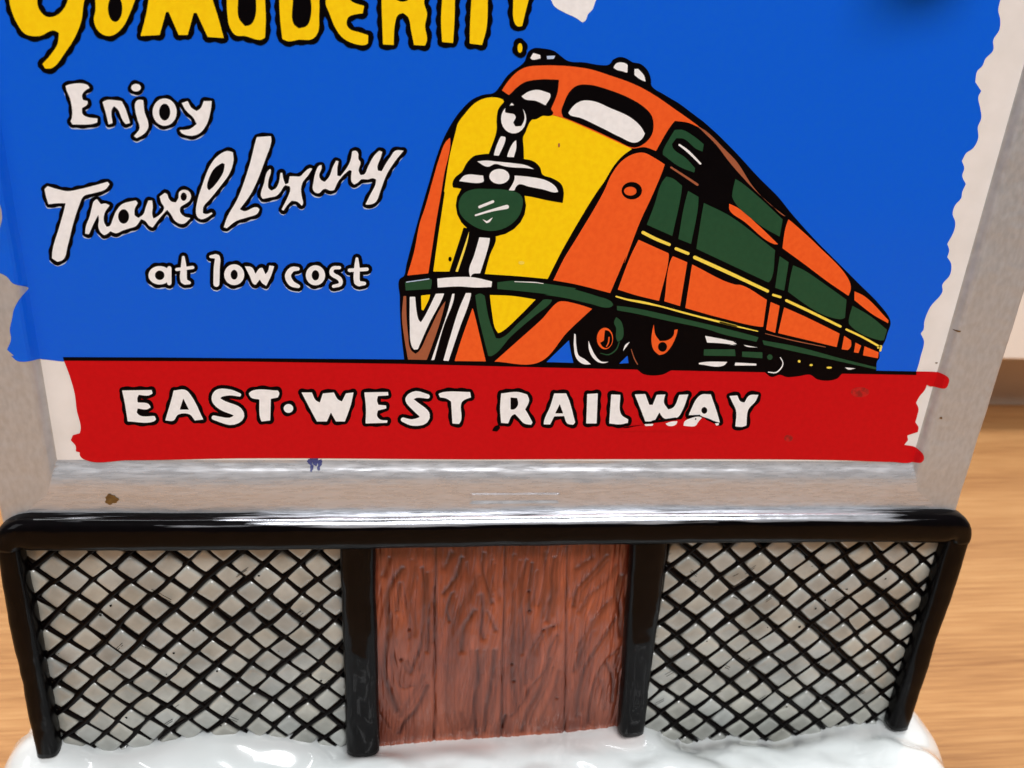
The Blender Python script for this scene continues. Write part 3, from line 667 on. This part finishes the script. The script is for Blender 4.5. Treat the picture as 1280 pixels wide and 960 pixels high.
# ------------------------------------------------------------------ chain-link panels
SN = [P(u, v, -.3) for u, v in ((-10, 925), (75, 926), (120, 937), (150, 938), (190, 931), (215, 925), (260, 918), (300, 917), (340, 920), (400, 930), (435, 936), (470, 936), (560, 928), (620, 925), (700, 919), (770, 911),
      (790, 908), (815, 912), (835, 922), (860, 930), (885, 926), (910, 922), (940, 926), (965, 928), (1000, 919), (1050, 909), (1100, 903), (1132, 900), (1150, 905))]
SNX = [q[0] for q in SN]; SNZ = [q[1] for q in SN]
def snowline(x): return float(np.interp(x, SNX, SNZ))
FY = 0.25      # groove level
def loz_mesh(c, hx, hz, skew, clamp, seed):
    r = random.Random(seed); nn = 6; V = []; F = []; cols = []
    jit = [(r.uniform(-.14, .14), r.uniform(-.14, .14)) for _ in range(4)]
    cor = [(-hx, skew[0]), (0, hz), (hx, -skew[0]), (0, -hz)]
    cor = [(c[0] + a + j[0] + (skew[1] if k == 1 else -skew[1] if k == 3 else 0), c[1] + b + j[1]) for k, ((a, b), j) in enumerate(zip(cor, jit))]
    hgt = .62 + r.uniform(-.12, .14); tx, tz = r.uniform(-.12, .12), r.uniform(-.12, .12)
    # rings: skirt, shoulder, rim, inner, centre
    for lev, (s, y) in enumerate(((1.10, 0.0), (1.0, .42), (.90, .82), (.74, .97), (.4, 1.0), (.0, 1.0))):
        if s == 0: V.append((sum(q[0] for q in cor)/4, FY - hgt*y, sum(q[1] for q in cor)/4)); break
        m = [sum(q[0] for q in cor)/4, sum(q[1] for q in cor)/4]
        for k in range(4):
            a, b = cor[k], cor[(k+1) % 4]
            for j in range(4):
                t = j/4; x = a[0] + (b[0]-a[0])*t; z = a[1] + (b[1]-a[1])*t
                rr = s * (1 - (.05 if j == 0 else 0) + (.0 if j != 2 else .0))
                V.append((m[0] + (x - m[0])*rr, FY - hgt*y - (tx*(x-c[0]) + tz*(z-c[1]))*y*.35, m[1] + (z - m[1])*rr))
    for lev in range(4):
        for k in range(16):
            a = lev*16 + k; b = lev*16 + (k+1) % 16; F.append((a, b, b+16, a+16))
    for k in range(16): F.append((64 + k, 64 + (k+1) % 16, 80))
    if clamp: V = [(min(max(x, clamp[0]), clamp[1]), y, z) for x, y, z in V]
    me = mesh('lozenge', V, F)
    bm = bmesh.new(); bm.from_mesh(me); bmesh.ops.recalc_face_normals(bm, faces=bm.faces)
    bm.to_mesh(me); bm.free()
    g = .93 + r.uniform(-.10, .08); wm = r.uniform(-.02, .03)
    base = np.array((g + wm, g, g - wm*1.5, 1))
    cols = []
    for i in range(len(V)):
        f = (.20, .62, 1.16, 1.03, .93, .92)[min(i // 16, 5)]; cc = base.copy(); cc[:3] *= f; cols.append(cc)  # skirt rings darkened: brown wire margins plus painted shadow around each lozenge
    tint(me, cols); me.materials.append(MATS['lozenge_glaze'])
    me.polygons.foreach_set('use_smooth', [True]*len(me.polygons))
    return me
def edges_at(z, L, Rr):   # inner limits of a panel
    return np.interp(-z, [26, 60], L), np.interp(-z, [26, 60], Rr)
def chain_panel(origin, ex, ez, xl, xr, ztop, label, seed):
    """ex: step along a row (x,z); ez: step down a column"""
    pan = bpy.data.objects.new('chain_link_panel', None); COL.objects.link(pan); pan.parent = root; pan['label'] = label
    r = random.Random(seed)
    ex = np.array(ex); ez = np.array(ez); o = np.array(origin); cnt = 0
    def node(a, b):   # crossing / centre lattice point with low-frequency wobble
        q = o + ex*a + ez*b
        return q + np.array((noise.noise(Vector((q[0]*.11, q[1]*.11, seed))), noise.noise(Vector((q[0]*.11, q[1]*.11, seed + 5))))) * .9
    for i in range(-22, 44):
        for j in range(-3, 22):
            a, b = i/2, j/2
            if (i + j) % 2: continue
            c = node(a, b)
            if c[0] < xl - 1.0 or c[0] > xr + 1.0 or c[1] > ztop + 1.2 or c[1] < snowline(c[0]) - 1.6: continue
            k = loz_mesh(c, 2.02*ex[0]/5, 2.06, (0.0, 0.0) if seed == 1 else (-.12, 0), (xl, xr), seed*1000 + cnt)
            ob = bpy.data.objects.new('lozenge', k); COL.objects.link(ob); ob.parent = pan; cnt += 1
    # wires : both families, through the points half-way between centres
    def wire(pts, sd):
        rr = random.Random(sd); seg = []; cur = []
        for q in pts:
            ok = xl - .4 < q[0] < xr + .4 and q[1] < ztop + 1 and q[1] > snowline(q[0]) + rr.uniform(-.2, .25)
            if ok: cur.append(q)
            else:
                if len(cur) > 3: seg.append(cur)
                cur = []
        if len(cur) > 3: seg.append(cur)
        for s in seg[:1]:
            V = []; F = []; ns = 8; nn = len(s); base = rr.uniform(.30, .43); lo = s
            for i, q in enumerate(lo):
                t = np.array(lo[min(i+1, nn-1)]) - np.array(lo[max(i-1, 0)]); t /= np.linalg.norm(t); nx = np.array((-t[1], t[0]))
                wd = base * (1 + .38*noise.noise(Vector((q[0]*.35, q[1]*.35, sd*1.7)))) * (1 if 1 < i < nn-2 else .7)
                off = .16*noise.noise(Vector((q[0]*.3, q[1]*.3, sd*3.1)))
                for k in range(ns):
                    a = 2*PI*k/ns
                    V.append((q[0] + nx[0]*(wd*math.cos(a) + off), FY - .30 - (sd % 2)*.05 - .24*math.sin(a), q[1] + nx[1]*(wd*math.cos(a) + off)))
            for i in range(nn-1):
                for k in range(ns):
                    a = i*ns + k; b = i*ns + (k+1) % ns; F.append((a, b, b+ns, a+ns))
            F.append(tuple(range(ns))); F.append(tuple(range((nn-1)*ns, nn*ns))[::-1])
            me = mesh('wire', V, F)
            bm = bmesh.new(); bm.from_mesh(me); bmesh.ops.recalc_face_normals(bm, faces=bm.faces); bm.to_mesh(me); bm.free()
            link('wire', me, 'wire_enamel', pan, True)
    for i in range(-24, 46):
        # "\\" lines : a - b = i + 1/2 ; "/" lines : a + b = i + 1/2
        for fam in (0, 1):
            pts = []
            for b in np.arange(-3, 12, .125):
                a = (i + .5) + (b if fam == 0 else -b)
                q = node(a, b)
                pts.append((float(q[0]), float(q[1])))
            wire(pts, (i + 30)*2 + fam + seed*200)
    return pan, cnt
def scratches(pan, xl, xr, seed, n):
    rr = random.Random(seed); V = []; F = []
    for i in range(n):
        cx = rr.uniform(xl, xr); cz = rr.uniform(-56, -28); a = rr.choice((.62, .70, -.6)) + rr.uniform(-.12, .12); L = rr.uniform(.9, 1.9)
        for q in range(rr.choice((1, 2, 2))):
            ox, oz = rr.uniform(-.2, .2), q*.38
            for t0 in range(5):
                u0, u1 = (t0/5 - .5)*L, ((t0+1)/5 - .5)*L; b = .12*math.sin(t0)
                for u in (u0, u1):
                    for sgn in (-1, 1): V.append((cx + ox + math.cos(a)*u - math.sin(a)*.045*sgn, FY - .80, cz + oz + math.sin(a)*u + math.cos(a)*.045*sgn))
                k = len(V) - 4; F.append((k, k+2, k+3, k+1))
    for i in range(n):   # small chipped spots
        cx = rr.uniform(xl, xr); cz = rr.uniform(-57, -28); k = len(V); w_ = rr.uniform(.08, .26)
        for j in range(7):
            q = w_*rr.uniform(.5, 1.2); V.append((cx + q*math.cos(j*.9), FY - .79, cz + q*math.sin(j*.9)))
        F.append(tuple(range(k, k+7)))
    link('paint_scratches', mesh('paint_scratches', V, F), 'wire_enamel', pan)
p1, c1 = chain_panel((-60.2, -27.2), (4.96, -.02), (0.03, -4.92), -64.0, -22.1, -25.0, 'chain-link panel left of the wooden boards', 1)
p2, c2 = chain_panel((28.3, -28.85), (5.50, .34), (-.06, -5.14), 25.0, 71.2, -24.6, 'chain-link panel right of the wooden boards', 2)
scratches(p1, -62, -24, 3, 16); scratches(p2, 27, 70, 4, 20)

# ------------------------------------------------------------------ wooden boards
GR = '''150,190 125,260|200,230 160,290 140,360 150,450 135,560 130,650 150,720 180,800|240,200 230,280 215,340 225,400 240,470 230,510|280,230 290,300 285,450 275,540 250,610 235,650|195,595 215,630 235,650|190,290 180,400|285,660 240,740 195,820|300,700 260,790 210,850 190,890|110,810 150,870|300,250 305,420 300,560|160,470 170,600 190,700 250,700
400,170 370,230|440,190 420,260 370,330|510,260 470,330 430,400 400,480 395,600 385,720 385,800|530,170 525,240 550,330 560,370|560,200 545,260 560,340|515,340 520,400 515,470 525,510|540,400 575,480|490,400 450,470 440,560|480,560 485,640 470,740 460,830 430,880 410,800|500,560 505,660 490,780 500,900|530,560 520,650|570,560 560,680 540,780 530,880|380,620 385,800 400,900|400,330 380,400 390,440
650,180 640,260 645,400 640,600 650,700 655,800|700,200 680,280 675,400 690,500 680,570|720,210 710,320 710,400|775,170 780,260 765,350 770,420|810,190 800,260 800,330 780,440|740,240 745,380|810,460 770,480 720,550 700,620 695,690|820,500 790,560 770,640 720,700 690,760 640,820|790,590 760,700 710,790 680,880|830,640 800,740 760,830 750,880|615,820 600,870
1020,180 960,250 900,320 890,380|960,190 900,230|1060,220 1020,280 950,340 910,400|1080,260 1060,320 1070,400 1075,500|1060,330 980,420 930,500 900,560|1060,430 1000,520 960,580 930,640 905,740 900,820|960,440 920,560 890,640|1070,550 1010,610 970,690 950,790 950,850|1020,610 1045,680 1040,760|1000,680 1010,790|1070,560 1050,620'''.split('\n')
seams = [(-22.6, -22.6), None, None, None, None]
def sx(ua, ub): return P(ua, 690)[0], P(ub, 915)[0]
E_ = [sx(462, 466), sx(545, 543), sx(631, 627), sx(708, 706), sx(794, 776)]
ZH, ZL = -24.2, -64.0
nails = [T('W ' + s)[0] for s in ('228,478', '708,323', '712,400', '768,478', '808,466', '640,613', '648,682', '820,748', '195,598')]
nails = [P(*q) for q in nails]
for b in range(4):
    lines = []; kinds = []
    for s in GR[b].split('|'):
        q = smooth_open(T('W ' + s), 5); q = np.array([P(*k) for k in q]); lines.append(q); off = .75 + .25*math.sin(len(lines)*1.3)
        if len(q) > 6: lines.append(q[2:-1] + np.array((off, .4))); kinds.append(1); kinds.append(.55)
        else: kinds.append(1)
    NX, NZ = 84, 250
    V = np.zeros((NZ, NX, 3)); zz = np.linspace(ZL, ZH, NZ)
    for k, z in enumerate(zz):
        t = (z - ZH) / (-61 - ZH)
        x0 = E_[b][0] + (E_[b][1] - E_[b][0])*t + .01; x1 = E_[b+1][0] + (E_[b+1][1] - E_[b+1][0])*t - .01
        V[k, :, 0] = np.linspace(x0, x1, NX); V[k, :, 2] = z
    X = V[:, :, 0]; Z = V[:, :, 2]; G = np.zeros_like(X)
    for li, l in enumerate(lines):
        D = np.full(X.shape, 9.0)
        for a, c in zip(l, l[1:]):
            d = c - a; L2 = d @ d + 1e-9
            t = np.clip(((X - a[0])*d[0] + (Z - a[1])*d[1]) / L2, 0, 1)
            D = np.minimum(D, np.hypot(X - a[0] - t*d[0], Z - a[1] - t*d[1]))
        wv = .40 + .10*math.sin(li*2.1 + b)
        G = np.maximum(G, np.exp(-(D/wv)**2) * (.75 + .25*math.sin(li*1.7)) * kinds[li])
    ed = np.minimum(X - X[:, :1], X[:, -1:] - X)
    E = np.exp(-(ed/.24)**2)
    N1 = np.array([[noise.noise(Vector((x*1.1, z*.16, b*4))) + .5*noise.noise(Vector((x*3, z*.5, b*4+2))) for x, z in zip(xr_, zr2)] for xr_, zr2 in zip(X, Z)])
    N2 = np.array([[noise.noise(Vector((x*1.7 + 1.6*noise.noise(Vector((x*.25, z*.10, b))), z*.085, b*9))) for x, z in zip(xr_, zr2)] for xr_, zr2 in zip(X, Z)])
    N2 = np.clip(1 - np.abs(N2)*3.4, 0, 1)**1.5 * np.clip(.6 + 1.4*N1, .15, 1)
    nl = np.zeros_like(X)
    for q in nails:
        d = np.hypot(X - q[0], Z - q[1]); nl = np.maximum(nl, np.exp(-(d/.22)**2))
    V[:, :, 1] = .12 + .19*G + .22*E + .13*N1 + .15*N2 + .25*nl
    idx = np.arange(NX*NZ).reshape(NZ, NX)
    F = np.stack([idx[:-1, :-1], idx[:-1, 1:], idx[1:, 1:], idx[1:, :-1]], -1).reshape(-1, 4).tolist()
    me = mesh('plank', [tuple(q) for q in V.reshape(-1, 3)], F)
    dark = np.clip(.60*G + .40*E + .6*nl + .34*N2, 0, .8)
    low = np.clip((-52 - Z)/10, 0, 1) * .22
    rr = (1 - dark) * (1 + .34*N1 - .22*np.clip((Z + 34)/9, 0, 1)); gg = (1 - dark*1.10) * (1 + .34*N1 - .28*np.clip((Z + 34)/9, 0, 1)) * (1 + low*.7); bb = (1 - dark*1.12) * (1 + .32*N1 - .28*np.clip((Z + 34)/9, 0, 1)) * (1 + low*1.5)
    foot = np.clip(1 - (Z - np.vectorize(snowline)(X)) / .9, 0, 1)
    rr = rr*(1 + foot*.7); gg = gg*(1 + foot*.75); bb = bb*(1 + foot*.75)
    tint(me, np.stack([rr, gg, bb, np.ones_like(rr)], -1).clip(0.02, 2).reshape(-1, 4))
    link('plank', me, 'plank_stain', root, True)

# ------------------------------------------------------------------ guessed unseen hooded lamps, added to shade the poster's top
for lx in (-27.0, 45.0):
    V = []; F = []; ns = 24
    prof = [(1.2, 56.5), (2.2, 56.0), (4.4, 53.2), (5.2, 51.4), (4.9, 51.4), (4.1, 53.0), (2.0, 55.4), (.2, 55.6)]
    for q, z in prof:
        for k in range(ns): V.append((lx + q*math.cos(2*PI*k/ns), -7.0 + q*math.sin(2*PI*k/ns), z + 8.5))
    for i in range(len(prof) - 1):
        for k in range(ns):
            a = i*ns + k; b = i*ns + (k+1) % ns; F.append((a, b, b+ns, a+ns))
    lamp = link('added_billboard_lamp', mesh('added_billboard_lamp', V, F), 'black_enamel', root, True)
    arm = [(lx, -7.0 + 9*(1 - math.cos(t)), 64.8 + 3*math.sin(t)) for t in np.linspace(0, PI/2, 14)]
    V = []; F = []
    for i, q in enumerate(arm):
        t = np.array(arm[min(i+1, 13)]) - np.array(arm[max(i-1, 0)]); t /= np.linalg.norm(t); nn = np.cross(t, (1, 0, 0))
        for k in range(10):
            a = 2*PI*k/10; V.append(tuple(np.array(q) + np.array((1.0, 0, 0))*.8*math.cos(a) + nn*.8*math.sin(a)))
    for i in range(13):
        for k in range(10):
            a = i*10 + k; b = i*10 + (k+1) % 10; F.append((a, b, b+10, a+10))
    link('added_lamp_arm', mesh('added_lamp_arm', V, F), 'black_enamel', lamp, True)

# ------------------------------------------------------------------ snow base
def snow_base():
    cx, cy = 2.6, 2.0; hx, hy = 79.0, 36.0; NA, NR = 420, 120
    def top(x, y):
        zl_ = snowline(x); f = math.exp(-((y + .3)/3.2)**2)
        zc = -61.0 + 1.5*noise.noise(Vector((x*.07, y*.09, 1))) + 1.3*noise.noise(Vector((x*.16, y*.20, 4))) + .10*noise.noise(Vector((x*.5, y*.5, 8)))
        if y > 0: f = 1 if y < 3 else f
        # the fence side keeps the level where snow meets it, then swells forward
        return zl_*f + zc*(1 - f)
    V = []; F = []; cols = []
    for r in range(NR + 1):
        t = r/NR
        for a in range(NA):
            th = 2*PI*a/NA; c, s = math.cos(th), math.sin(th); pw = 2/3.4
            ux = math.copysign(abs(c)**pw, c); uy = math.copysign(abs(s)**pw, s)
            wobr = 1 + .012*math.sin(th*7) + .008*math.sin(th*13 + 1)
            if t < .72:
                q = t/.72; x = cx + ux*(hx - 10)*q*wobr; y = cy + uy*(hy - 10)*q*wobr; z = top(x, y)
            else:
                q = (t - .72)/.28; an = q*PI*.62
                x0 = cx + ux*(hx - 10)*wobr; y0 = cy + uy*(hy - 10)*wobr; nl = math.hypot(ux, uy)
                dx, dy = ux/nl, uy/nl; ro = 8.0*math.sin(an); zt = top(x0, y0)
                x = x0 + dx*ro; y = y0 + dy*ro
                z = zt + (-TABLE + .3 - zt) * ((1 - math.cos(an)) / (1 - math.cos(PI*.62)))
                z += .5*noise.noise(Vector((x*.15, y*.15, z*.2))) * math.sin(q*PI)
            V.append((x, y, max(z, -TABLE)))
            g = 1.0
            d0 = max(0, 1 - abs(y + 1.5)/2.8)
            pink = d0 * (1 if -22 < x < 25 else .25) * (.6 + .6*noise.noise(Vector((x*.15, y*.3, 2))))
            cols.append((1.0, 1 - .22*max(pink, 0), 1 - .26*max(pink, 0), 1))
    for r in range(NR):
        for a in range(NA):
            p = r*NA + a; q = r*NA + (a+1) % NA; F.append((p, q, q+NA, p+NA))
    me = mesh('snow_base', V, F)
    bm = bmesh.new(); bm.from_mesh(me); bmesh.ops.recalc_face_normals(bm, faces=bm.faces)
    bm.faces.ensure_lookup_table(); s = sum(f.normal.z*f.calc_area() for f in bm.faces if f.calc_center_median().z > .012)
    if s < 0: bmesh.ops.reverse_faces(bm, faces=bm.faces)
    bm.to_mesh(me); bm.free()
    tint(me, cols)
    o = link('snow_base', me, 'snow_glaze', root, True); o['label'] = 'lumpy glossy white snow base'
snow_base()

# ------------------------------------------------------------------ render settings
scene.render.engine = 'CYCLES'
scene.cycles.samples = 96
scene.cycles.use_denoising = True
